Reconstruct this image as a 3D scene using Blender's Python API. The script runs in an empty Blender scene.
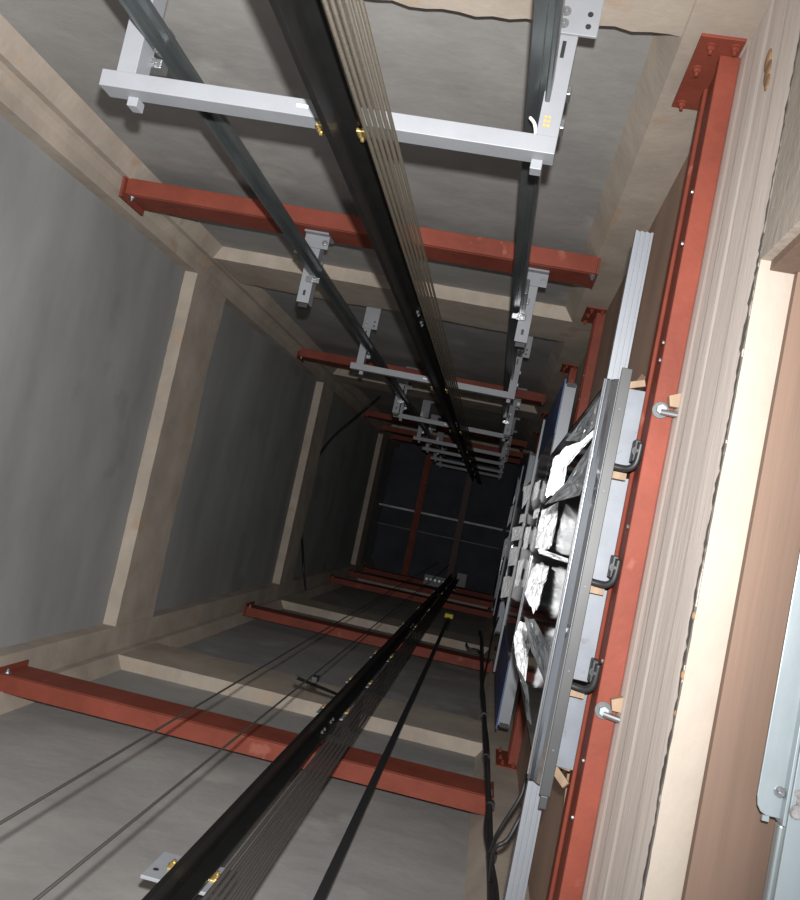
import bpy, bmesh, math, random
from mathutils import Vector, Matrix
random.seed(7)
S = bpy.context.scene
COL = S.collection
PI = math.pi

# ------------------------------------------------------------------ materials
def mat(name, base, rough=0.7, metal=0.0, var=0.0, scale=6.0, stretch=(1, 1, 1), bump=0.0, bscale=60.0,
        dark=None, speck=None, speck_amt=0.62, speck_scale=30.0, spec=0.5, coat=0.0):
    m = bpy.data.materials.new(name); m.use_nodes = True
    nt = m.node_tree; b = nt.nodes['Principled BSDF']
    b.inputs['Base Color'].default_value = (*base, 1)
    b.inputs['Roughness'].default_value = rough
    b.inputs['Metallic'].default_value = metal
    b.inputs['Specular IOR Level'].default_value = spec
    b.inputs['Coat Weight'].default_value = coat
    if var or bump or speck:
        geo = nt.nodes.new('ShaderNodeNewGeometry')
        mp = nt.nodes.new('ShaderNodeMapping'); mp.inputs['Scale'].default_value = stretch
        nt.links.new(geo.outputs['Position'], mp.inputs['Vector'])
        out = None
        if var:
            n = nt.nodes.new('ShaderNodeTexNoise'); n.inputs['Scale'].default_value = scale
            n.inputs['Detail'].default_value = 8; n.inputs['Roughness'].default_value = 0.62
            nt.links.new(mp.outputs[0], n.inputs['Vector'])
            r = nt.nodes.new('ShaderNodeValToRGB')
            d = dark or tuple(c * (1 - var) for c in base)
            r.color_ramp.elements[0].position = 0.32; r.color_ramp.elements[0].color = (*d, 1)
            r.color_ramp.elements[1].position = 0.68
            r.color_ramp.elements[1].color = (*[min(1, c * (1 + var * 0.6)) for c in base], 1)
            nt.links.new(n.outputs['Fac'], r.inputs['Fac']); out = r.outputs['Color']
        if speck:
            n2 = nt.nodes.new('ShaderNodeTexNoise'); n2.inputs['Scale'].default_value = speck_scale
            n2.inputs['Detail'].default_value = 5
            nt.links.new(geo.outputs['Position'], n2.inputs['Vector'])
            r2 = nt.nodes.new('ShaderNodeValToRGB')
            r2.color_ramp.elements[0].position = speck_amt; r2.color_ramp.elements[0].color = (0, 0, 0, 1)
            r2.color_ramp.elements[1].position = speck_amt + 0.07; r2.color_ramp.elements[1].color = (1, 1, 1, 1)
            nt.links.new(n2.outputs['Fac'], r2.inputs['Fac'])
            mx = nt.nodes.new('ShaderNodeMix'); mx.data_type = 'RGBA'
            if out: nt.links.new(out, mx.inputs['A'])
            else: mx.inputs['A'].default_value = (*base, 1)
            mx.inputs['B'].default_value = (*speck, 1)
            nt.links.new(r2.outputs['Color'], mx.inputs['Factor']); out = mx.outputs['Result']
        if out: nt.links.new(out, b.inputs['Base Color'])
        if bump:
            n3 = nt.nodes.new('ShaderNodeTexNoise'); n3.inputs['Scale'].default_value = bscale
            n3.inputs['Detail'].default_value = 6
            nt.links.new(mp.outputs[0], n3.inputs['Vector'])
            bp = nt.nodes.new('ShaderNodeBump'); bp.inputs['Strength'].default_value = bump
            bp.inputs['Distance'].default_value = 0.01
            nt.links.new(n3.outputs['Fac'], bp.inputs['Height']); nt.links.new(bp.outputs[0], b.inputs['Normal'])
    return m

M = {}
M['plaster'] = mat('grey_plaster', (.30, .295, .285), .85, 0, .22, 2.2, (1, .5, 1.2), .25, 14, speck=(.36, .355, .34), speck_amt=.6, speck_scale=3)
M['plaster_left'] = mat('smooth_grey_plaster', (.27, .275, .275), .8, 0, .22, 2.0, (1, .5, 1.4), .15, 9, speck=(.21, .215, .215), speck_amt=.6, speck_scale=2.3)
M['concrete'] = mat('cast_concrete', (.41, .353, .294), .9, 0, .24, 4, (1, 1, 1), .13, 40, speck=(.40, .31, .23), speck_amt=.6, speck_scale=9)
M['concrete_grey'] = mat('board_marked_concrete', (.66, .585, .535), .9, 0, .10, 7, (2, .35, 3), .12, 25, speck=(.48, .40, .34), speck_amt=.70, speck_scale=14)
M['lintel'] = mat('pale_lintel_concrete', (.33, .285, .24), .9, 0, .12, 9, (1, .6, 1), .2, 60, speck=(.29, .235, .185), speck_amt=.66, speck_scale=18)
M['joint'] = mat('dark_joint', (.09, .08, .07), .95, 0, .3, 30)
M['rust'] = mat('orange_rust_stain', (.25, .145, .075), .9, 0, .4, 40)
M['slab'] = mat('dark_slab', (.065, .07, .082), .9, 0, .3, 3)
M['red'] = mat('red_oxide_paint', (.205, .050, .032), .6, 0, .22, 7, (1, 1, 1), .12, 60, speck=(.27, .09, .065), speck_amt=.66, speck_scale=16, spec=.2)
M['grey_steel'] = mat('grey_painted_steel', (.22, .23, .25), .5, .0, .08, 12)
M['galv'] = mat('galvanised_steel', (.34, .39, .41), .38, .4, .15, 14, (1, .4, 1), .04, 40)
M['plate'] = mat('bluish_zinc_plate', (.17, .187, .215), .5, .1, .14, 22, speck=(.125, .13, .135), speck_amt=.63, speck_scale=36)
M['alu'] = mat('extruded_aluminium', (.21, .225, .25), .42, .2, .06, 12)
M['rail_grey'] = mat('cold_drawn_rail_steel', (.15, .17, .175), .3, .7, .3, 8, (3, 3, .6))
M['rail_black'] = mat('oiled_black_rail', (.008, .008, .008), .45, 0, .3, 20, speck=(.05, .045, .035), speck_amt=.7, speck_scale=60, spec=.3)
M['brass'] = mat('yellow_zinc_bolt', (.55, .42, .18), .3, .8)
M['zinc'] = mat('bright_zinc_bolt', (.30, .31, .32), .35, .8)
M['black'] = mat('black_steel', (.025, .026, .028), .45, .2, .2, 30)
M['rope'] = mat('steel_wire_rope', (.034, .028, .019), .55, .2, .35, 300)
M['rope_dark'] = mat('greasy_wire_rope', (.025, .022, .02), .5, .3)
M['cable'] = mat('black_cable_sheath', (.016, .016, .018), .5)
M['yellow'] = mat('yellow_tag', (.62, .50, .03), .5)
M['mirror'] = mat('polished_stainless', (.52, .53, .55), .10, 1.0)
M['dull_stainless'] = mat('dull_stainless', (.046, .049, .050), .45, .25, .12, 9)
M['film'] = mat('white_protective_film', (.80, .81, .82), .25, 0, spec=.6, coat=.3)
M['reflection_grey'] = mat('grey_leaf_reflection', (.10, .105, .11), .22, .2, .4, 30)  # grey tone imitating reflections in the polished door leaf
M['blue_film'] = mat('blue_protective_film', (.03, .065, .19), .4)
M['plywood'] = mat('brown_plywood', (.34, .225, .165), .7, 0, .2, 9, (1, .15, 1), .1, 40)
M['plywood_pale'] = mat('dusty_brown_board', (.165, .105, .075), .75, 0, .13, 10, (3, .12, 3), .1, 40, speck=(.11, .065, .045), speck_amt=.76, speck_scale=40)
M['timber'] = mat('raw_timber', (.30, .21, .14), .75, 0, .25, 20, (3, .3, 3))
M['hitch'] = mat('dull_hitch_steel', (.10, .105, .11), .5, .2)
M['dark_brown_red'] = mat('dark_brown_red', (.075, .035, .028), .6)  # darker brown-red base for the second overhead beam
M['strip'] = mat('ceiling_strip_steel', (.62, .64, .68), .6, 0, .5, 3)
M['white'] = mat('white_plastic', (.8, .8, .78), .5)
M['stone'] = mat('grey_mortar', (.33, .32, .32), .9, 0, .5, 60, bump=.6, bscale=90)
M['paint_mark'] = mat('orange_paint', (.55, .30, .06), .6)

# ------------------------------------------------------------------ mesh helpers
def box(bm, x0, x1, y0, y1, z0, z1, rot=None, piv=None):
    ret = bmesh.ops.create_cube(bm, size=1)
    c = Vector(((x0 + x1) / 2, (y0 + y1) / 2, (z0 + z1) / 2)); s = Vector((abs(x1 - x0), abs(y1 - y0), abs(z1 - z0)))
    for v in ret['verts']:
        v.co = Vector((v.co.x * s.x, v.co.y * s.y, v.co.z * s.z)) + c
        if rot is not None:
            p = Vector(piv) if piv else c
            v.co = rot @ (v.co - p) + p
    return ret['verts']

def cyl(bm, a, b, r, n=12, r2=None):
    a = Vector(a); b = Vector(b); d = b - a
    q = d.to_track_quat('Z', 'Y').to_matrix().to_4x4()
    bmesh.ops.create_cone(bm, cap_ends=True, segments=n, radius1=r, radius2=r if r2 is None else r2, depth=d.length,
                          matrix=Matrix.Translation((a + b) / 2) @ q)

def smooth_pts(pts, k=6):
    out = []; n = len(pts); P = [Vector(p) for p in pts]
    for i in range(n - 1):
        p0 = P[max(0, i - 1)]; p1 = P[i]; p2 = P[i + 1]; p3 = P[min(n - 1, i + 2)]
        for j in range(k):
            t = j / k
            out.append(0.5 * ((2 * p1) + (p2 - p0) * t + (2 * p0 - 5 * p1 + 4 * p2 - p3) * t * t + (3 * p1 - p0 - 3 * p2 + p3) * t ** 3))
    out.append(P[-1]); return out

def tube(bm, pts, r, n=8, smooth=True, flat=None):
    P = smooth_pts(pts) if smooth and len(pts) > 2 else [Vector(p) for p in pts]
    rings = []
    up = None
    for i, p in enumerate(P):
        t = (P[min(i + 1, len(P) - 1)] - P[max(i - 1, 0)]).normalized()
        if up is None: up = t.orthogonal().normalized()
        up = (up - t * up.dot(t)).normalized(); sd = t.cross(up)
        if flat:
            sd = Vector((1, 0, 0)); sd = (sd - t * sd.dot(t)).normalized(); up = t.cross(sd)
            rings.append([bm.verts.new(p + sd * (flat[0] * sx) + up * (flat[1] * sy)) for sx, sy in ((-1, -1), (1, -1), (1, 1), (-1, 1))])
        else:
            rings.append([bm.verts.new(p + up * (r * math.cos(2 * PI * k / n)) + sd * (r * math.sin(2 * PI * k / n))) for k in range(n)])
    m = len(rings[0])
    for a, b in zip(rings, rings[1:]):
        for k in range(m):
            bm.faces.new((a[k], a[(k + 1) % m], b[(k + 1) % m], b[k]))
    bm.faces.new(rings[0][::-1]); bm.faces.new(rings[-1])

def prism(bm, prof, axis, a, b):
    """extrude a closed 2-D profile along axis; profile coordinates are the two other axes in x,y,z order"""
    def P(u, v, w):
        return {'x': (w, u, v), 'y': (u, w, v), 'z': (u, v, w)}[axis]
    lo = [bm.verts.new(P(u, v, a)) for u, v in prof]; hi = [bm.verts.new(P(u, v, b)) for u, v in prof]
    n = len(prof)
    for k in range(n):
        bm.faces.new((lo[k], lo[(k + 1) % n], hi[(k + 1) % n], hi[k]))
    bm.faces.new(lo[::-1]); bm.faces.new(hi)

def link(name, bm, m, parent=None, bevel=0.0, smooth=False, solid=0.0):
    bmesh.ops.recalc_face_normals(bm, faces=bm.faces[:])
    me = bpy.data.meshes.new(name); bm.to_mesh(me); bm.free()
    me.materials.append(M[m] if isinstance(m, str) else m)
    if smooth:
        for p in me.polygons: p.use_smooth = True
    o = bpy.data.objects.new(name, me); COL.objects.link(o)
    if parent:
        o.parent = parent
        o.matrix_parent_inverse = Matrix.Translation(parent.location).inverted()
    if solid:
        md = o.modifiers.new('solid', 'SOLIDIFY'); md.thickness = solid; md.offset = 0
    if bevel:
        md = o.modifiers.new('bevel', 'BEVEL'); md.width = bevel; md.segments = 2; md.limit_method = 'ANGLE'
    return o

def tag(o, label, cat, group=None):
    o['label'] = label; o['category'] = cat; o['kind'] = 'thing'
    if group: o['group'] = group
    return o

def thing(name, loc, label, cat, group=None):
    o = bpy.data.objects.new(name, None); COL.objects.link(o); o.location = loc; o.empty_display_size = .05
    return tag(o, label, cat, group)

def struct(name, bm, m, bevel=0.0):
    o = link(name, bm, m, bevel=bevel); o['kind'] = 'structure'; return o

def new(): return bmesh.new()

def hexbolt(bm, p, d, r=.009, h=.008, washer=True):
    p = Vector(p); d = Vector(d).normalized()
    if washer: cyl(bm, p, p + d * .002, r * 1.6, 14)
    cyl(bm, p + d * .002, p + d * (.002 + h), r, 6)
    cyl(bm, p + d * (.002 + h), p + d * (.002 + h * 2), r * .55, 8)

# ------------------------------------------------------------------ shaft shell
XL, XR, YT, YB = -1.41, .25, -.865, .805
RX = .055                                              # how far the plastered infill sits behind the frame
ZT = 11.0
RINGS = [(1.065, 1.385), (3.33, 3.70), (5.99, 6.38), (9.36, 9.75)]

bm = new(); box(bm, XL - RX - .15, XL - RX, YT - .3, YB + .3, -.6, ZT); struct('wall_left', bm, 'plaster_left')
bm = new(); box(bm, XL - .2, XR + .2, YT - RX - .15, YT - RX, -.6, ZT); struct('wall_back', bm, 'plaster')
bm = new(); box(bm, XL - .2, XR + .2, YB + RX, YB + RX + .15, -.6, ZT); struct('wall_front', bm, 'plaster')
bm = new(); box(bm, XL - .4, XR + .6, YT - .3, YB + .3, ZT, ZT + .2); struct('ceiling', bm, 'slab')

# corner columns (four) and ring beams
def rough_strip(bm, fixed, axis, a0, a1, z0, z1, back, n=60, jit=.006):
    """ring-beam side with a slightly ragged upper edge: fixed = inner face coordinate"""
    lo, hi, lob, hib = [], [], [], []
    for i in range(n + 1):
        t = a0 + (a1 - a0) * i / n
        j = random.uniform(-jit, jit) + jit * 1.5 * math.sin(t * 9 + fixed * 3)
        k = random.uniform(-jit, jit) * .4
        def P(f, z): return (f, t, z) if axis == 'y' else (t, f, z)
        lo.append(bm.verts.new(P(fixed, z0 + k))); hi.append(bm.verts.new(P(fixed, z1 + j)))
        lob.append(bm.verts.new(P(back, z0 + k))); hib.append(bm.verts.new(P(back, z1 + j)))
    for i in range(n):
        bm.faces.new((lo[i], lo[i + 1], hi[i + 1], hi[i])); bm.faces.new((hi[i], hi[i + 1], hib[i + 1], hib[i]))
        bm.faces.new((lob[i], lob[i + 1], lo[i + 1], lo[i])); bm.faces.new((hib[i], hib[i + 1], lob[i + 1], lob[i]))
    bm.faces.new((lo[0], hi[0], hib[0], lob[0])); bm.faces.new((lo[n], lob[n], hib[n], hi[n]))

n = 1
G = .003
for z0, z1 in RINGS:
    for fixed, axis, a0, a1, back in ((XL, 'y', YT - .1, YB + .1, XL - .1), (YT, 'x', XL - .1, XR + .02, YT - .1), (YB, 'x', XL - .1, XR + .02, YB + .1)):
        bm = new(); rough_strip(bm, fixed, axis, a0, a1, z0, z1, back); struct('trim_%d' % n, bm, 'concrete'); n += 1
for prof in ([(XL - .1, YT - .1), (-1.33, YT - .1), (-1.33, YT - RX), (-1.36, YT + G), (-1.385, YT + G), (XL + .012, YT + .012), (XL + G, YT + .035), (XL + G, -.79), (XL - .1, -.79)],
             [(XL - .1, YB + .1), (-1.345, YB + .1), (-1.345, YB + RX), (-1.375, YB - G), (XL + G, YB - G), (XL + G, .70), (XL - .1, .70)],
             [(.105, YT - .1), (.105, YT - RX), (.145, YT + G), (XR + .05, YT + G), (XR + .05, YT - .1)],
             [(.105, YB + .1), (.105, YB + RX), (.145, YB - G), (XR + .05, YB - G), (XR + .05, YB + .1)]):
    bm = new(); prism(bm, [(x * 1.0, y) for x, y in prof], 'z', -.6, ZT); struct('trim_%d' % n, bm, 'concrete'); n += 1

# entrance-side wall: slab edges between the landing openings
ZL = 1.035                                              # lintel height
OP0, OP1 = -.385, .98                                   # the lower landing opening in y
bm = new()
box(bm, XR, .75, YT - .15, OP0, -.6, ZL + .005)             # pier beside the opening
struct('wall_right', bm, 'lintel')
def slab_edge(z0, z1, seams):
    bm = new(); prof = [(.75, z0), (XR, z0)]; x = XR
    for f, dx in seams:
        z = z0 + (z1 - z0) * f
        prof += [(x, z - .007), (XR + dx, z + .007)]; x = XR + dx
    prof += [(x, z1), (.75, z1)]
    prism(bm, prof, 'y', YT - .15, OP1 + .3)
    return bm
struct('wall_right_edge', slab_edge(ZL + .005, 1.50, [(.22, .0009), (.44, -.0006), (.58, .0008), (.70, -.0006)]), 'concrete_grey')
for k, (a, b) in enumerate(((3.18, 4.25), (6.0, 7.1), (8.85, ZT))):
    bm = new(); box(bm, XR, .75, YT - .15, OP1 + .3, a, b); struct('trim_%d' % n, bm, 'concrete'); n += 1
# lintel soffit and its ragged lower arris
bm = new()
N = 90
pts0, pts1, pts2, pts3 = [], [], [], []
for i in range(N + 1):
    y = OP0 - .01 + (OP1 - OP0 + .1) * i / N
    j = random.uniform(-.0008, .0008) + .0008 * math.sin(y * 23)
    pts0.append(bm.verts.new((XR + j * .5, y, ZL))); pts1.append(bm.verts.new((.75, y, ZL)))
    pts2.append(bm.verts.new((XR + .004, y, ZL + .06))); pts3.append(bm.verts.new((.75, y, ZL + .06)))
for i in range(N):
    bm.faces.new((pts0[i], pts0[i + 1], pts1[i + 1], pts1[i])); bm.faces.new((pts2[i], pts2[i + 1], pts0[i + 1], pts0[i]))
    bm.faces.new((pts2[i], pts3[i], pts3[i + 1], pts2[i + 1]))
struct('trim_%d' % n, bm, 'lintel'); n += 1
# dark ragged joint line between slab edge and lintel
bm = new()
a_, b_, c_, d_ = [], [], [], []
N = 260; drift = 0
for i in range(N + 1):
    y = -.84 + 1.9 * i / N
    drift = drift * .85 + random.uniform(-.0012, .0012)
    w = abs(random.gauss(.0036, .0024)) + .001 + (.006 if i % 23 in (7, 8) else 0)
    if y < -.42: w *= .45
    z = ZL + .008 + drift * 2
    for lst, p in ((a_, (XR - .0012, y, max(z - w, ZL + .001))), (b_, (XR - .0012, y, z + w)), (c_, (XR + .004, y, max(z - w, ZL + .001))), (d_, (XR + .004, y, z + w))): lst.append(bm.verts.new(p))
for i in range(N):
    bm.faces.new((a_[i], a_[i + 1], b_[i + 1], b_[i])); bm.faces.new((c_[i], c_[i + 1], a_[i + 1], a_[i])); bm.faces.new((b_[i], b_[i + 1], d_[i + 1], d_[i]))
struct('trim_%d' % n, bm, 'joint'); n += 1
bm = new()
for y, z, s in ((.05, ZL + .004, .004), (.12, ZL + .004, .004), (.165, ZL + .004, .003), (-.735, 1.200, .013), (-.71, 1.188, .014), (-.69, 1.178, .009)):
    bmesh.ops.create_icosphere(bm, subdivisions=2, radius=1, matrix=Matrix.Translation((XR, y, z)) @ Matrix.Diagonal((.003, s * 1.4, s, 1)))
struct('trim_%d' % n, bm, 'rust'); n += 1

# ------------------------------------------------------------------ red steel beams
def hbeam_along_x(y_wall, sgn, z0, z1, x0, x1, label):
    """steel channel lying against a wall; sgn = direction from the wall to the middle of the shaft"""
    t = thing('steel_beam', ((x0 + x1) / 2, y_wall, z0), label, 'steel beam', 'red steel beams')
    d = .052; a = y_wall; b = y_wall + sgn * d; w = .007; lip = .012
    prof = [(a, z0), (b, z0), (b, z0 + .008), (b - sgn * .003, z0 + .010), (b - sgn * .003, z0 + .014), (b, z0 + .016), (b, z1), (a, z1)]
    bm = new(); prism(bm, prof, 'x', x0 + .008, x1 - .006); link('beam_section', bm, 'red', t, .0015)
    bm = new(); box(bm, x0 - .001, x0 + .008, a - sgn * .0, b + sgn * .018, z0 - .018, z1 + .01); link('end_plate', bm, 'red', t, .001)
    bm = new(); box(bm, x1 - .006, x1, a, b + sgn * .002, z0 - .002, z1 + .002); link('end_plate', bm, 'red', t, .001)
    for x, d1 in ((x0 + .008, 1), (x1, -1)):
        bm = new(); hexbolt(bm, (x + .012 * d1 * (1 if x < -1 else 1), b, z0 + .03), (0, sgn, 0), .008, .006); link('anchor_bolt', bm, 'zinc', t)
    return t
ords = ['nearest the camera', 'second up from the camera', 'third up from the camera', 'fourth up from the camera', 'highest and farthest']
topz = [(2.52, 2.665), (5.12, 5.27), (7.9, 8.05), (9.05, 9.2), (9.95, 10.1)]
botz = [(2.52, 2.68), (4.97, 5.13), (7.95, 8.1), (9.05, 9.2), (10.0, 10.15)]
for k, (a, b) in enumerate(topz):
    hbeam_along_x(YT, 1, a, b, -1.375 if k == 0 else XL, .155, 'red steel beam across the rear wall behind the counterweight rails, %s' % ords[k])
for k, (a, b) in enumerate(botz):
    hbeam_along_x(YB, -1, a, b, XL if k != 1 else -1.345, .155, 'red steel beam behind the slanting black rail and ropes, %s' % ords[k])

def beam_along_y(z0, z1, label, x0=.214, x1=.248, plate=True):
    t = thing('steel_beam', ((x0 + x1) / 2, 0, z0), label, 'steel beam', 'red steel beams')
    w = .006
    prof = [(x1, z0), (x1, z1), (x0, z1), (x0, z1 - .03), (x0 + .006, z1 - .035), (x0 + .006, z0 + .03), (x0, z0 + .022), (x0, z0)]
    bm = new(); prism(bm, prof, 'y', YT + .008, YB - .008); link('beam_section', bm, 'red', t, .002)
    for s, y in ((1, YT), (-1, YB)):
        bm = new(); box(bm, x0 - .042, x1 - .004, y, y + s * .008, z0 - .045, z1 + .05); link('end_plate', bm, 'red', t, .001)
        for bx, bz in ((x0 - .026, z1 + .03), (x0 - .026, z0 + .05), (x1 - .016, z0 - .025), (x0 - .02, z0 - .02)):
            bm = new(); hexbolt(bm, (bx, y + s * .008, bz), (0, s, 0), .006, .006); link('anchor_bolt', bm, 'red', t)
    # row of small rivet heads along the inner flange
    for y in (-.62, -.53, -.36, -.33, -.05, .17, .33, .42):
        bm = new(); cyl(bm, (x0 + .002, y, z0 + .012), (x0 - .003, y, z0 + .012), .0035, 8); link('screw', bm, 'zinc', t)
    return t
beam_along_y(1.40, 1.54, 'red steel beam with a square end plate, running past the grey sill brackets')
beam_along_y(3.10, 3.22, 'red steel beam above the polished door panel, just behind the lower header')
beam_along_y(4.16, 4.28, 'red steel beam under the second door sill up the shaft')
beam_along_y(5.90, 6.02, 'red steel beam behind the second door header up the shaft')
beam_along_y(7.05, 7.17, 'red steel beam under the third door sill, deep in the dark')
# overhead beams across the shaft head
for k, (x, lb) in enumerate(((-.95, 'red overhead beam crossing the dark top of the shaft, farther from the doors'),
                             (-.405, 'dark red overhead beam crossing the top of the shaft above the black rails'))):
    t = thing('steel_beam', (x, 0, 10.4), lb, 'steel beam', 'overhead beams')
    bm = new()
    for a, b, c, d in ((-.035, .035, 0, .012), (-.006, .006, .012, .14), (-.035, .035, .14, .152)):
        box(bm, x + a, x + b, YT, YB, 10.4 + c, 10.4 + d)
    link('beam_section', bm, 'red' if k == 0 else 'dark_brown_red', t)
    for y0, y1 in ((YT, YT + .01), (YB - .01, YB)):
        bm = new(); box(bm, x - .06, x + .06, y0, y1, 10.36, 10.59); link('end_plate', bm, 'red', t)
for y, z, lb in ((-.02, 10.62, 'pale steel strip across the dark shaft ceiling, between the overhead beams'), (.22, 10.8, 'faint thin strip on the dark ceiling, beyond the brighter strip')):
    bm = new(); box(bm, XL - RX, .12, y - (.012 if y < 0 else .006), y + (.012 if y < 0 else .006), z, z + .03)
    tag(link('steel_strip', bm, 'strip' if y < 0 else 'hitch'), lb, 'steel strip')

# ------------------------------------------------------------------ guide rails
def t_rail(name, cx, cy, d, fl, bl, z0, z1, m, label, web=.010):
    """T-section guide rail: back flange at (cx,cy), blade pointing along d ('+x','-x','+y','-y')"""
    t = thing(name, (cx, cy, z0), label, 'guide rail')
    ax = d[1]; s = 1 if d[0] == '+' else -1
    def B(bm, u0, u1, w0, w1, za, zb):           # u along the blade, w across
        if ax == 'x': box(bm, cx + s * u0, cx + s * u1, cy + w0, cy + w1, za, zb)
        else: box(bm, cx + w0, cx + w1, cy + s * u0, cy + s * u1, za, zb)
    bm = new(); B(bm, 0, .008, -fl / 2, fl / 2, z0, z1); link('back_flange', bm, m, t, .002)
    bm = new(); B(bm, .008, bl * .55, -web * .35, web * .35, z0, z1); B(bm, bl * .5, bl, -web / 2, web / 2, z0, z1); link('blade', bm, m, t, .0015)
    for zj in (2.45, 5.0, 7.4):                 # fishplates behind the joints
        bm = new(); B(bm, -.009, 0, -fl / 2, fl / 2, zj - .11, zj + .11); link('fishplate', bm, m, t, .001)
        for k in (() if m != 'rail_black' else (-.08, -.045, .045, .08)):
            for w in (-fl * .32, fl * .32):
                bm = new()
                p = (cx + s * .008, cy + w, zj + k) if ax == 'x' else (cx + w, cy + s * .008, zj + k)
                dd = (s, 0, 0) if ax == 'x' else (0, s, 0)
                hexbolt(bm, p, dd, .0045, .004, False); link('fishplate_bolt', bm, 'zinc', t)
    return t
t_rail('guide_rail', -.712, -.685, '+x', .038, .036, .15, 10.4, 'rail_grey', 'bare grey steel counterweight guide rail, the one nearer the plain plastered wall')
t_rail('guide_rail', -.045, -.685, '-x', .042, .038, .15, 10.4, 'rail_grey', 'dark grey counterweight guide rail, the one nearer the landing doors')
t_rail('guide_rail', -.354, -.578, '+y', .062, .056, .15, 10.4, 'rail_black', 'thick black car guide rail bolted in front of the grey bracket frames')
t_rail('guide_rail', -.370, .66, '-y', .062, .056, .15, 10.1, 'rail_black', 'thick black car guide rail slanting over the red beams, opposite the bracket frames')

# ------------------------------------------------------------------ combined bracket frames
def clip_pair(t, cx, y, z, sgn, half):
    for s in (-1, 1):
        bm = new()
        box(bm, cx + s * (half - .008), cx + s * (half + .012), y, y + sgn * .007, z - .012, z + .012)
        c = link('rail_clip', bm, 'brass', t, .002)
        bm = new(); hexbolt(bm, (cx + s * (half + .003), y + sgn * .007, z), (0, sgn, 0), .0055, .004); link('clip_bolt', bm, 'brass', c)

def bracket_frame(z, label, first=False):
    xl, xr, yf = -.778, -.022, -.583
    t = thing('counterweight_bracket', ((xl + xr) / 2, YT, z), label, 'bracket frame', 'grey bracket frames')
    bm = new()
    prism(bm, [(yf, z), (yf, z + .042), (yf - .005, z + .042), (yf - .005, z + .006), (yf - .028, z + .006), (yf - .028, z)], 'x', xl, xr)
    link('crossbar', bm, 'grey_steel', t, .001)
    for s, xa in ((-1, xl + .058), (1, xr)):
        bm = new()
        x0 = xa - .034
        prism(bm, [(x0, z + .001), (xa, z + .001), (xa, z + .046), (xa - .005, z + .046), (xa - .005, z + .006), (x0, z + .006)], 'y', -.80, yf - .004)
        # slot is a dark recess set into the arm
        arm = link('arm', bm, 'grey_steel', t, .001)
        bm = new(); box(bm, x0 + .012, x0 + .018, -.765, -.738, z - .0006, z + .004); link('slot', bm, 'black', arm)
        # adjustable plate bolted to the ring beam / infill
        bm = new()
        box(bm, x0 - .006, xa + .028, YT - .052, -.775, z - .005, z + .001)
        box(bm, x0 - .006, xa + .028, YT - .055, YT - .049, z - .005, z + .055)
        wp = link('wall_plate', bm, 'grey_steel', t, .001)
        for k in (0, 1):
            bm = new(); hexbolt(bm, (x0 + .008, -.79 - .02 * k, z - .005), (0, 0, -1), .005, .004); link('plate_bolt', bm, 'zinc', wp)
            bm = new(); cyl(bm, (xa + .012, -.79 - .02 * k, z - .0055), (xa + .012, -.79 - .02 * k, z + .001), .0045, 10); link('bolt_hole', bm, 'black', wp)
        bm = new(); box(bm, xa + .028, xa + .06, YT - .06, YT - .035, z - .004, z + .04); link('wall_foot', bm, 'grey_steel', wp, .001)
        # clip holding the counterweight rail
        cx = -.724 if s < 0 else -.036
        bm = new(); box(bm, cx - .02, cx + .02, -.665, -.648, z + .046, z + .075)
        cl = link('rail_clip', bm, 'zinc', t, .002)
        bm = new(); box(bm, cx - .02, cx + .02, -.722, -.705, z + .046, z + .075); link('rail_clip', bm, 'zinc', t, .002)
        for y in (-.656, -.714):
            bm = new(); hexbolt(bm, (cx, y, z + .046), (0, 0, -1), .007, .006); link('clip_bolt', bm, 'zinc', cl)
    # little stop lug under each end of the crossbar
    for x in (xl + .05, xr - .025):
        bm = new(); box(bm, x - .009, x + .009, yf, yf + .016, z + .026, z + .052); link('stop_lug', bm, 'grey_steel', t, .001)
    clip_pair(t, -.354, yf - .006 + .02, z - .008, 1, .031)
    bm = new(); box(bm, -.44, -.42, yf - .018, yf - .013, z - .0008, z + .003); link('slot', bm, 'white', t)
    if first:
        bm = new()
        for k in range(6):
            box(bm, xr - .026 + .006 * (k % 2), xr - .0225 + .006 * (k % 2), -.628 - .007 * (k // 2), -.624 - .007 * (k // 2), z - .0004, z + .002)
        link('paint_mark', bm, 'paint_mark', t)
    return t
FZ = [1.27, 3.74, 5.40, 6.80, 7.70, 8.75, 9.6]
fl = ['nearest the camera, with an orange stamp on one arm', 'second up, framing the rails past the lower red beam', 'third up from the camera',
      'fourth up from the camera', 'fifth up from the camera', 'sixth up, in the dim upper shaft', 'last and highest, in the dark']
for k, z in enumerate(FZ):
    bracket_frame(z, 'grey steel U-shaped rail bracket frame, %s' % fl[k], k == 0)

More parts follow.
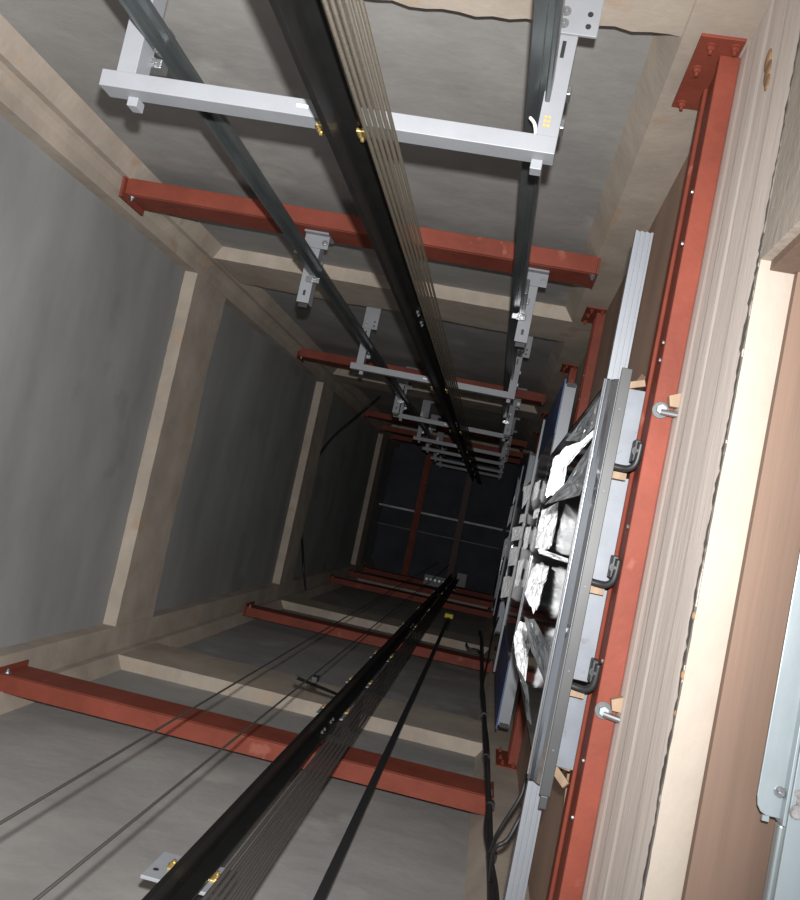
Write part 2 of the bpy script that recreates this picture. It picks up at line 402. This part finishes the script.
def side_bracket(x, z, s, label):
    t = thing('rail_bracket', (x, YT + .052, z), label, 'rail bracket', 'short rail brackets')
    bm = new(); prism(bm, [(x - .02, z), (x + .02, z), (x + .02, z + .05), (x + .015, z + .05), (x + .015, z + .006), (x - .02, z + .006)], 'y', YT + .052, -.585)
    arm = link('arm', bm, 'grey_steel', t, .001)
    bm = new(); box(bm, x - .004, x + .004, -.625, -.608, z - .0006, z + .004); link('slot', bm, 'black', arm)
    bm = new(); box(bm, x - .015, x + .015, -.585, -.572, z + .012, z + .045); link('end_block', bm, 'black', arm)
    bm = new(); box(bm, x - .035, x + .045, YT + .052, YT + .058, z - .03, z + .06); box(bm, x - .035, x + .045, YT + .058, YT + .10, z - .006, z); wp = link('base_plate', bm, 'grey_steel', t, .001)
    bm = new(); hexbolt(bm, (x + .033, YT + .08, z - .006), (0, 0, -1), .006, .005); link('plate_bolt', bm, 'zinc', wp)
    cx = x + .02 * (-s)
    for y in (-.66, -.712):
        bm = new(); box(bm, cx - .022, cx + .022, y - .009, y + .009, z - .012, z); c = link('rail_clip', bm, 'zinc', t, .002)
        bm = new(); hexbolt(bm, (cx, y, z - .012), (0, 0, -1), .007, .006); link('clip_bolt', bm, 'zinc', c)
side_bracket(-.738, 2.60, -1, 'short grey bracket joining the bare grey rail to the nearest red beam')
side_bracket(-.032, 2.60, 1, 'short grey bracket joining the dark rail near the doors to the nearest red beam')
side_bracket(-.738, 5.20, -1, 'short grey bracket joining the bare grey rail to the second red beam')
side_bracket(-.032, 5.20, 1, 'short grey bracket joining the dark rail near the doors to the second red beam')

# ------------------------------------------------------------------ brackets of the opposite car rail
def front_bracket(z, h, label):
    x = -.370
    t = thing('rail_bracket', (x, YB, z), label, 'rail bracket', 'opposite rail brackets')
    bm = new(); box(bm, x - (.074 if z < 2 else .050), x + .064, .662, .668, z, z + h); pl = link('back_plate', bm, 'grey_steel', t, .001)
    bm = new(); cyl(bm, (x - (.060 if z < 2 else .041), .6615, z + h * .3), (x - (.060 if z < 2 else .041), .6625, z + h * .3), .005, 12); link('bolt_hole', bm, 'black', pl)
    bm = new(); box(bm, x - .012, x + .018, .675, YB + (.055 if not (2.5 < z < 2.7 or 4.9 < z < 5.1) else -.05), z + h - .03, z + h); link('stub_leg', bm, 'rail_black', t, .001)
    for s in (-1, 1):
        bm = new(); box(bm, x + s * .028, x + s * .046, .658, .668, z + h * .5 - .012, z + h * .5 + .012); c = link('rail_clip', bm, 'brass', t, .002)
        bm = new(); hexbolt(bm, (x + s * .038, .658, z + h * .5), (0, -1, 0), .006, .004); link('clip_bolt', bm, 'brass', c)
front_bracket(1.37, .10, 'grey bracket with brass bolts at the cropped lower end of the slanting black rail')
front_bracket(2.62, .17, 'grey bracket of the slanting black rail, standing on the nearest red beam')
front_bracket(3.16, .12, 'grey bracket of the slanting black rail, just past the nearest red beam')
front_bracket(3.78, .22, 'grey bracket of the slanting black rail, midway between two red beams')
front_bracket(5.0, .20, 'grey bracket of the slanting black rail, over the second red beam')
front_bracket(6.1, .15, 'grey bracket of the slanting black rail, beyond the second red beam')
front_bracket(7.7, .15, 'grey bracket of the slanting black rail, near the rope hitch')

# ------------------------------------------------------------------ ropes and cables
for k in range(6):
    bm = new(); x = -.281 + .0082 * k
    tube(bm, [(x, -.505, .15), (x, -.505, 10.2)], .0030, 8, False)
    tag(link('wire_rope', bm, 'rope', smooth=True), 'thin steel hoist rope hanging beside the thick black rail of the bracket frames', 'wire rope', 'hoist ropes by the bracket frames')
for k in range(6):
    bm = new(); x = -.289 + .0098 * k
    tube(bm, [(x, .585, .15), (x, .585, 9.9)], .0040, 8, False)
    tag(link('wire_rope', bm, 'rope_dark', smooth=True), 'thin dark hoist rope running along the slanting black rail over the red beams', 'wire rope', 'hoist ropes by the slanting rail')
for x, lb in ((-.564, 'thin governor rope crossing the lowest red beam, farther from the black rail'), (-.424, 'thin governor rope crossing the lowest red beam, nearer the black rail')):
    bm = new(); tube(bm, [(x, .52, .15), (x, .52, 10.3)], .0024, 8, False)
    tag(link('governor_rope', bm, 'rope_dark', smooth=True), lb, 'wire rope')
# rod guiding the governor rope
t = thing('rope_guide', (-.40, .66, 3.18), 'thin black rod with a rope guide, sticking out beside the slanting black rail', 'rope guide')
bm = new(); cyl(bm, (-.462, .527, 2.41), (-.385, .635, 2.80), .005, 8); link('rod', bm, 'black', t)
bm = new(); box(bm, -.418, -.400, .512, .53, 2.40, 2.44); link('guide_block', bm, 'black', t, .003)
# flat travelling cable with its yellow tag
t = thing('travelling_cable', (-.175, .70, 6.3), 'flat black travelling cable hanging free from a yellow tag', 'cable')
bm = new(); tube(bm, [(-.190, .70, 6.35), (-.178, .70, 4.5), (-.172, .70, 2.5), (-.165, .70, .3)], .01, 4, True, (.0095, .004)); link('sheath', bm, 'cable', t)
bm = new(); box(bm, -.222, -.158, .672, .706, 6.30, 6.38); link('tag', bm, 'yellow', t, .006)
bm = new(); tube(bm, [(-.19, .70, 6.37), (-.19, .75, 6.6), (-.19, YB + .05, 6.62)], .008, 6); link('hanger', bm, 'black', t)
# cable bundle in the corner by the doors
t = thing('cable_bundle', (.14, .75, 1.6), 'black cable bundle running up the corner beside the landing doors', 'cable')
P = [(.150, .745, 1.3), (.147, .74, 1.82), (.141, .738, 2.15), (.136, .735, 2.45), (.121, .74, 3.12), (.107, .735, 3.82), (.094, .74, 4.3), (.07, .74, 5.78), (.06, .78, 6.6), (.06, .845, 6.9)]
bm = new(); tube(bm, P, .009, 8); link('main_cable', bm, 'cable', t, smooth=True)
bm = new(); tube(bm, [(p[0] + .012 * math.sin(i * 2.1), p[1] + .008 * math.cos(i * 1.7), p[2]) for i, p in enumerate(P)], .006, 8); link('thin_cable', bm, 'cable', t, smooth=True)
for z in (1.75, 2.05, 2.4, 2.9, 3.5):
    i = min(range(len(P)), key=lambda q: abs(P[q][2] - z)); bm = new()
    cyl(bm, (P[i][0] + .005, P[i][1], z - .012), (P[i][0] + .005, P[i][1], z + .012), .013, 10); link('tape_wrap', bm, 'black', t)
bm = new(); tube(bm, [(.141, .738, 2.05), (.138, .651, 1.92), (.150, .605, 1.9), (.172, .546, 1.9), (.178, .503, 1.92), (.2, .47, 2.0), (.235, .46, 2.05)], .0045, 8)
tag(link('cable_loop', bm, 'cable', smooth=True), 'thin black cable arching from the corner bundle toward the door sill, upper of two', 'cable')
bm = new(); tube(bm, [(.143, .74, 1.9), (.127, .62, 1.75), (.148, .590, 1.74), (.165, .545, 1.75), (.19, .49, 1.78), (.235, .45, 1.82)], .0045, 8)
tag(link('cable_loop', bm, 'cable', smooth=True), 'thin black cable arching from the corner bundle toward the door sill, lower of two', 'cable')
bm = new(); tube(bm, [(-.02, .69, 5.1), (.0, .70, 5.0), (.055, .70, 5.0), (.085, .72, 4.8), (.098, .735, 4.4)], .006, 6)
tag(link('cable_loop', bm, 'cable', smooth=True), 'black cable branching off the corner bundle below the yellow tag', 'cable')
bm = new(); tube(bm, [(.10, .735, 4.2), (.11, .68, 4.6), (.115, .60, 4.9), (.14, .52, 5.3)], .005, 6)
tag(link('cable_loop', bm, 'cable', smooth=True), 'black cable forking from the corner bundle up to the second door header', 'cable')
# loose cord on the plain wall
bm = new(); tube(bm, [(-1.10, -.862, 6.7), (-1.20, -.80, 6.9), (-1.30, -.626, 6.75), (-1.38, -.50, 6.68), (-1.435, -.365, 6.6), (-1.452, -.2, 6.48), (-1.452, .15, 6.46), (-1.452, .33, 6.52), (-1.45, .42, 6.62), (-1.43, .6, 6.75), (-1.36, .78, 6.7)], .010, 7)
tag(link('loose_cord', bm, 'cable', smooth=True), 'loose black cord drooping across the plain plastered wall', 'cord')
# white cable tie on the dark rail
bm = new(); tube(bm, [(-.072, -.655, 1.31), (-.062, -.640, 1.30), (-.058, -.618, 1.30), (-.07, -.605, 1.31), (-.082, -.608, 1.32)], .003, 6)
tube(bm, [(-.066, -.618, 1.30), (-.080, -.612, 1.295)], .003, 6, False)
tag(link('cable_tie', bm, 'white', smooth=True), 'small white cable tie knotted on the dark rail by the nearest bracket frame', 'cable tie')

# rope hitch at the top of the slanting rail
t = thing('rope_hitch', (-.40, .56, 8.9), 'grey rope hitch plate at the far top of the slanting black rail', 'rope hitch')
bm = new(); box(bm, -.60, -.38, .60, .70, 8.9, 8.92); box(bm, -.60, -.26, .69, .71, 8.92, 9.1); link('plate', bm, 'hitch', t)
bm = new(); box(bm, -.27, -.17, .52, .66, 9.0, 9.06); link('clamp_plate', bm, 'hitch', t)
for k in range(5):
    bm = new(); cyl(bm, (-.57 + .045 * k, .64, 8.9), (-.57 + .045 * k, .64, 8.84), .012, 10); link('rope_socket', bm, 'zinc', t)

# ------------------------------------------------------------------ landing entrances
def grooved(bm, x0, x1, y0, y1, z0, z1, ribs=4):
    w = (x1 - x0) / (2 * ribs - 1); g = .004
    prof = [(x0, z1), (x0, z0)]
    for k in range(ribs):
        a = x0 + 2 * k * w
        prof += [(a, z0), (a + w, z0)]
        if k < ribs - 1: prof += [(a + w, z0 + g), (a + 2 * w, z0 + g)]
    prof += [(x1, z1)]
    q = [prof[0]]
    for p in prof[1:]:
        if p != q[-1]: q.append(p)
    prism(bm, q, 'y', y0, y1)

def sill(z, y0, y1, x0, x1, label):
    t = thing('door_sill_rail', ((x0 + x1) / 2, (y0 + y1) / 2, z), label, 'door sill', 'landing door sills')
    bm = new(); grooved(bm, x0, x1, y0, y1, z, z + .022, 4); link('extrusion', bm, 'alu', t)
    bm = new(); box(bm, x1 - .006, x1 + .0, y0 + .01, y1 - .01, z + .022, z + .05); link('back_lip', bm, 'alu', t)
    return t
sill(1.50, -.574, .615, .143, .174, 'long ribbed aluminium door sill nearest the camera, standing clear of the red beam')
sill(4.32, -.60, .69, .140, .180, 'ribbed aluminium door sill of the second landing, at the far end of the polished panel')
sill(7.20, -.58, .70, .140, .180, 'aluminium door sill of the third landing, deep in the shaft')

A = [(0.0648, -0.1125), (0.0786, -0.1205), (0.0933, -0.1408), (0.0909, -0.1265), (0.0766, -0.1045), (0.0694, -0.0892), (0.07, -0.0687), (0.0566, -0.0504), (0.0514, -0.051), (0.0527, -0.0789), (0.0514, -0.0942)]
B = [(0.0517, -0.0322), (0.0676, -0.0458), (0.0692, -0.029), (0.0704, 0.0032), (0.0665, 0.0092), (0.0516, 0.0107), (0.051, -0.0097), (0.0504, -0.0216)]
C = [(0.0542, 0.0323), (0.0613, 0.0256), (0.0712, 0.0276), (0.0716, 0.0438), (0.0687, 0.0546), (0.0693, 0.0747), (0.0645, 0.0842), (0.0509, 0.067), (0.0513, 0.0516)]
D = [(0.0479, 0.1149), (0.051, 0.0956), (0.063, 0.0975), (0.0679, 0.1104), (0.0679, 0.1336), (0.0709, 0.1607), (0.0678, 0.1683), (0.0554, 0.1411)]
E1 = [(0.056, 0.0104), (0.0916, 0.015), (0.0918, 0.0197), (0.0567, 0.0157)]
G1 = [(0.0632, -0.1209), (0.091, -0.1775), (0.0939, -0.1444), (0.0786, -0.1205)]  # G outlines: grey reflections on the leaf, built as coloured flaps
G2 = [(0.0533, -0.0411), (0.0726, -0.0726), (0.0935, -0.1252), (0.0956, -0.0843), (0.0904, -0.0591), (0.0641, -0.0468)]
G3 = [(0.0546, 0.0901), (0.0666, 0.0921), (0.0944, 0.1229), (0.0939, 0.1599), (0.0714, 0.1282)]
G4 = [(0.0563, 0.1455), (0.0713, 0.1698), (0.0809, 0.2043), (0.0862, 0.2076), (0.0744, 0.1668)]
A2 = [(0.0255, -0.056), (0.0333, -0.0618), (0.034, -0.044), (0.0282, -0.0307)]
B2 = [(0.0278, -0.0237), (0.034, -0.0267), (0.0327, -0.0161), (0.0282, -0.0134)]
C2 = [(0.0216, -0.0069), (0.0331, -0.011), (0.0341, 0.0042), (0.0235, 0.0092)]
D2 = [(0.0239, 0.0166), (0.0344, 0.0127), (0.0334, 0.0351), (0.0249, 0.0387)]
F2 = [(0.023, 0.051), (0.0326, 0.0482), (0.0334, 0.0725), (0.0244, 0.0752)]
H2 = [(0.0425, -0.032), (0.0484, -0.0366), (0.0481, -0.0245), (0.0425, -0.0216)]
H3 = [(.0370, -.0100), (.0425, -.0140), (.0430, .0120), (.0380, .0160)]
H4 = [(.0360, .0300), (.0425, .0250), (.0420, .0560), (.0370, .0600)]
H5 = [(.0375, -.0640), (.0430, -.0690), (.0430, -.0480), (.0385, -.0420)]

def film_reflection_patch(t, polys, m, k=.8, jit=.010):
    """crumpled flaps leaving the door face: white ones are loose protective film, grey ones stand in for reflections"""
    for poly in polys:
        bm = new()
        cu = sum(p[0] for p in poly) / len(poly); cv = sum(p[1] for p in poly) / len(poly)
        x_ref = .142; z_ref = x_ref / max(p[0] for p in poly)
        def P(u, v, j):
            z = (z_ref - x_ref * k) / (1 - u * k) + j
            return bm.verts.new((u * z, v * z, z))
        R = 5; rings = [[P(cu, cv, 0)]]; m_ = len(poly) * 4
        for r in range(1, R + 1):
            f = r / R; ring = []
            for i in range(m_):
                a = poly[i // 4]; b = poly[(i // 4 + 1) % len(poly)]; s = (i % 4) / 4
                w = 1 + random.uniform(-.06, .06)
                u = cu + (a[0] + (b[0] - a[0]) * s - cu) * w; v = cv + (a[1] + (b[1] - a[1]) * s - cv) * w
                ring.append(P(min(cu + (u - cu) * f, .0938), cv + (v - cv) * f, random.uniform(-jit, jit)))
            rings.append(ring)
        for i in range(m_):
            bm.faces.new((rings[0][0], rings[1][i], rings[1][(i + 1) % m_]))
        for a, b in zip(rings[1:], rings[2:]):
            for i in range(m_):
                bm.faces.new((a[i], b[i], b[(i + 1) % m_], a[(i + 1) % m_]))
        o = link('film_reflection_flap', bm, m, t, solid=.001)
        o['label'] = 'crumpled white protective film peeling off' if m == 'film' else 'grey flap standing in for a reflection on the panel'

def header(z, y0, y1, label, labelled_len=1.16):
    t = thing('door_header', (.17, (y0 + y1) / 2, z), label, 'door header', 'landing door headers')
    bm = new(); grooved(bm, .150, .190, y0 + .02, y1 - .02, z, z + .02, 3); link('track', bm, 'alu', t)
    for a, b in ((y0, y0 + .20), (y1 - .24, y1)):
        bm = new(); box(bm, .146, .152, a, b, z + .02, z + labelled_len); f = link('film_wrapped_face', bm, 'blue_film', t); f['label'] = 'blue film-covered end of the fascia'
    bm = new(); box(bm, .147, .151, y0 + .20, y1 - .24, z + .02, z + labelled_len); link('steel_fascia', bm, 'mirror', t)
    if z < 4: film_reflection_patch(t, [H2, H3, H4, H5], 'film', .8, .003)
    bm = new(); box(bm, .152, XR - .04, y0, y1, z + labelled_len - .01, z + labelled_len); link('top_plate', bm, 'alu', t)
    for y in (y0 + .015, y1 - .03):
        bm = new(); box(bm, .155, .188, y, y + .015, z - .006, z); link('end_stop', bm, 'black', t)
    return t
header(3.04, -.585, .68, 'blue film-wrapped door header with an aluminium track above the nearest polished door panel')
header(5.88, -.585, .70, 'blue film-wrapped door header above the second polished door panel')
header(8.75, -.585, .70, 'blue film-wrapped door header above the third polished door panel')

def door_panel(z0, z1, y0, y1, label, white, grey=()):
    t = thing('sliding_door_panel', (.155, (y0 + y1) / 2, z0), label, 'door panel', 'polished landing door panels')
    ym = y0 + (y1 - y0) * .52
    bm = new(); box(bm, .146, .149, y0, ym, z0, z1); box(bm, .146, .168, y0, y0 + .004, z0, z1); link('leaf', bm, 'mirror', t)
    bm = new(); box(bm, .151, .154, ym - .03, y1, z0, z1); box(bm, .151, .17, y1 - .004, y1, z0, z1); link('leaf', bm, 'mirror', t)
    film_reflection_patch(t, white, 'film', .8, .010 if z0 < 3 else .003); film_reflection_patch(t, grey, 'reflection_grey', .8, .003)  # white flaps are film, grey flaps put the leaf's reflections into colour
    return t
def uvs(*ps): return ps
door_panel(1.53, 3.03, -.30, .39, 'polished steel landing door panel nearest the camera, with crumpled white film', [A, B, C, D, E1], [G1, G2, G3, G4])
door_panel(4.35, 5.88, -.30, .40, 'polished steel landing door panel of the second opening up the shaft', [A2, B2, C2, D2, F2])
I3 = [(.0152, -.0300), (.0185, -.0345), (.0185, -.0140), (.0152, -.0050)]
J3 = [(.0158, .0095), (.0190, .0040), (.0198, .0255), (.0161, .0320)]
door_panel(7.23, 8.75, -.30, .40, 'polished steel landing door panel of the third opening, highest and dimmest', [I3, J3])

# toe guard under the nearest sill
t = thing('toe_guard', (.155, .05, 1.44), 'long dull steel guard strip with a bright lip under the nearest door sill', 'toe guard')
Y0, Y1 = -.312, .405
bm = new(); prism(bm, [(.158, 1.436), (.176, 1.436), (.176, 1.50), (.173, 1.50), (.173, 1.439), (.158, 1.439)], 'y', Y0, Y1 + .0); link('flat_band', bm, 'dull_stainless', t, .001)
bm = new(); prism(bm, [(.137, 1.47), (.141, 1.462), (.147, 1.466), (.152, 1.456), (.158, 1.448), (.158, 1.452), (.152, 1.462), (.147, 1.472), (.141, 1.468), (.139, 1.474)], 'y', Y0 + .018, Y1 - .012); link('ribbed_band', bm, 'mirror', t)
bm = new(); cyl(bm, (.1365, Y0 + .018, 1.468), (.1365, Y1 - .02, 1.468), .0016, 8); link('bright_lip', bm, 'zinc', t)
# end tip, folded
bm = new(); prism(bm, [(.160, 1.436), (.174, 1.436), (.172, 1.446), (.162, 1.446)], 'y', Y1, Y1 + .022); link('folded_end', bm, 'dull_stainless', t, .002)
for y in (-.24, -.1, .06, .2, .33):
    bm = new(); hexbolt(bm, (.166, y, 1.436), (0, 0, -1), .0022, .002, False); link('screw', bm, 'hitch', t)

# three zinc plates between guard and red beam
for y0, y1, lb in ((-.292, -.152, 'bluish zinc packing plate by the red beam, next to the timber wedge'), (-.135, .048, 'bluish zinc packing plate by the red beam, between the upper two black brackets'),
                   (.062, .222, 'bluish zinc packing plate by the red beam, between the lower two black brackets'), (.236, .372, 'bluish zinc packing plate by the red beam, at the broken timber end')):
    bm = new(); box(bm, .170, .2135, y0, y1, 1.505, 1.509); box(bm, .2115, .2135, y0, y1, 1.505, 1.53)
    tag(link('zinc_plate', bm, 'plate', bevel=.001), lb, 'steel plate', 'zinc plates beside the red beam')
# L-shaped sill brackets
for y, lb in ((-.148, 'black L-shaped sill bracket nearest the ring bolt at the far timber wedge'), (.050, 'black L-shaped sill bracket in the middle of the three on the red beam'), (.225, 'black L-shaped sill bracket beside the lower ring bolt')):
    t = thing('sill_bracket', (.19, y, 1.45), lb, 'sill bracket', 'black sill brackets')
    bm = new(); tube(bm, [(.168, y, 1.462), (.190, y + .002, 1.455), (.203, y, 1.448), (.211, y - .012, 1.443), (.2125, y - .045, 1.440)], .006, 8); link('bent_arm', bm, 'black', t, smooth=True)
    bm = new(); box(bm, .203, .2135, y - .05, y - .012, 1.445, 1.475); link('foot', bm, 'black', t, .002)
    bm = new(); hexbolt(bm, (.208, y - .03, 1.445), (0, 0, -1), .005, .004); link('bolt', bm, 'black', t)
    bm = new(); box(bm, .178, .203, y + .008, y + .02, 1.47, 1.503); link('packing_shim', bm, 'timber', t)
# ring bolts that tie the red beam to the slab edge
for y, lb in ((-.245, 'bright ring bolt tying the red beam to the concrete, by the timber wedge'), (.243, 'bright ring bolt tying the red beam to the concrete, beside the lowest black bracket')):
    t = thing('ring_bolt', (.235, y, 1.395), lb, 'ring bolt', 'ring bolts on the red beam')
    bm = new(); bmesh.ops.create_cone(bm, cap_ends=True, segments=20, radius1=.014, radius2=.012, depth=.006, matrix=Matrix.Translation((.226, y, 1.397))); link('washer', bm, 'hitch', t, .001)
    bm = new(); cyl(bm, (.226, y, 1.394), (.226, y, 1.384), .008, 6); link('nut', bm, 'galv', t)
    bm = new(); cyl(bm, (.226, y + .004, 1.386), (.252, y + .006, 1.376), .005, 10); link('shank', bm, 'zinc', t)
    bm = new(); prism(bm, [(.232, y - .022), (.250, y - .030), (.250, y - .006), (.236, y - .006)], 'z', 1.376, 1.392); link('packing_wedge', bm, 'timber', t)

# brown boards closing the openings behind the doors
for z0, z1, lb in ((1.545, 3.10, 'brown plywood sheet closing the nearest opening behind the aluminium sill'), (4.29, 5.89, 'brown plywood sheet closing the second opening up the shaft'), (7.18, 8.74, 'brown plywood sheet closing the third opening up the shaft')):
    bm = new(); box(bm, XR - .004, XR + .012, YT + .002, YB - .002, z0, z1); tag(link('plywood_sheet', bm, 'plywood'), lb, 'plywood sheet', 'plywood sheets behind the doors')
# timber battens and broken scraps
def plank(name, p0, p1, w, h, m, label, cat='timber'):
    bm = new(); a = Vector(p0); b = Vector(p1); d = (b - a)
    verts = box(bm, -w / 2, w / 2, -h / 2, h / 2, 0, d.length)
    q = d.to_track_quat('Z', 'Y').to_matrix()
    for v in verts: v.co = q @ v.co + a
    tag(link(name, bm, m, bevel=.001), label, cat)
plank('timber_batten', (.222, .40, 1.60), (.232, .50, 1.62), .010, .012, 'timber', 'slim timber batten slanting over the brown board by the lower sill end')
plank('timber_batten', (.195, -.29, 1.62), (.232, -.36, 1.72), .012, .012, 'plywood', 'brown timber batten slanting behind the upper sill end')
plank('timber_wedge', (.180, -.297, 1.512), (.210, -.306, 1.505), .012, .012, 'timber', 'pale splintered timber wedge at the upper end of the zinc plates')
plank('timber_scrap', (.182, .378, 1.52), (.206, .398, 1.50), .014, .008, 'timber', 'broken pale timber scrap at the lower end of the zinc plates')
plank('timber_scrap', (.186, .372, 1.525), (.209, .372, 1.51), .008, .006, 'timber', 'short splinter of timber lying against the lowest zinc plate')

# ------------------------------------------------------------------ lower landing opening (closest to the camera)
bm = new(); box(bm, .291, .70, OP0 + .012, OP1, ZL - .014, ZL); tag(link('soffit_board', bm, 'plywood_pale', bevel=.001), 'wide dusty brown board under the pale concrete lintel', 'board')
bm = new(); box(bm, XR + .012, .70, OP0 - .002, OP0 + .012, .55, ZL - .001); tag(link('jamb_board', bm, 'plywood_pale', bevel=.001), 'short brown timber board lining the jamb of the lower opening', 'board')
t = thing('door_frame_section', (.36, .1, 1.0), 'galvanised door frame section with a rounded corner under the brown board', 'door frame')
z = .985
prof = []
bm = new()
pts = [(.336, -.09), (.336, .222), (.338, .232), (.342, .238), (.348, .241), (.365, .241), (.365, -.09)]
prism(bm, pts, 'z', z, z + .003); link('flange', bm, 'galv', t, .0008)
bm = new(); box(bm, .362, .366, -.12, .245, z - .012, z + .012); link('web', bm, 'galv', t, .001)
bm = new(); box(bm, .366, .45, -.12, .45, z - .014, z - .010); link('face', bm, 'galv', t, .001)
bm = new(); hexbolt(bm, (.358, .213, z), (0, 0, -1), .0038, .004); link('screw', bm, 'zinc', t)
bm = new(); box(bm, .345, .352, .241, .247, z, z + .004); link('tab', bm, 'galv', t)
bm = new(); box(bm, .3625, .40, .246, .42, z - .004, z + .012); link('return_leg', bm, 'galv', t, .003)
bm = new()
for k in range(26):
    bmesh.ops.create_icosphere(bm, subdivisions=2, radius=random.uniform(.003, .007),
        matrix=Matrix.Translation((.372 + random.uniform(0, .02), .215 + random.uniform(-.016, .016), z - .012 + random.uniform(-.004, .002))))
tag(link('mortar_lump', bm, 'stone'), 'grey lump of mortar stuck on the galvanised door frame section', 'mortar')

# ------------------------------------------------------------------ camera, flash, ambient
cam = bpy.data.cameras.new('camera'); co = bpy.data.objects.new('camera', cam); COL.objects.link(co); S.camera = co
R = ((0.97231068, 0.19711134, -0.1255351), (-0.20677596, 0.97594123, -0.06915508), (0.10888362, 0.09319786, 0.98967596))
co.matrix_world = Matrix(((R[0][0], -R[0][1], -R[0][2], 0), (R[1][0], -R[1][1], -R[1][2], 0), (R[2][0], -R[2][1], -R[2][2], 0), (0, 0, 0, 1)))
cam.sensor_fit = 'VERTICAL'; cam.sensor_height = 36; cam.lens = 36 * 844.893 / 900; cam.clip_start = .02; cam.clip_end = 60

fl = bpy.data.lights.new('camera_flash', 'SPOT'); fl.energy = 310; fl.shadow_soft_size = .012; fl.color = (1, .98, .96)
fl.spot_size = math.radians(112); fl.spot_blend = 1.0
fo = bpy.data.objects.new('camera_flash', fl); COL.objects.link(fo); fo.location = (.005, -.079, -.02)
fo.rotation_euler = Vector((-.44, -.04, 1)).to_track_quat('-Z', 'Y').to_euler()

w = bpy.data.worlds.new('landing_daylight'); S.world = w; w.use_nodes = True
w.node_tree.nodes['Background'].inputs[0].default_value = (.92, .95, 1, 1)
w.node_tree.nodes['Background'].inputs[1].default_value = .85

vs = S.view_settings
S.display_settings.display_device = 'sRGB'
vs.view_transform = 'Standard'; vs.look = 'None'; vs.exposure = 0.0; vs.gamma = 1.0; vs.use_curve_mapping = False
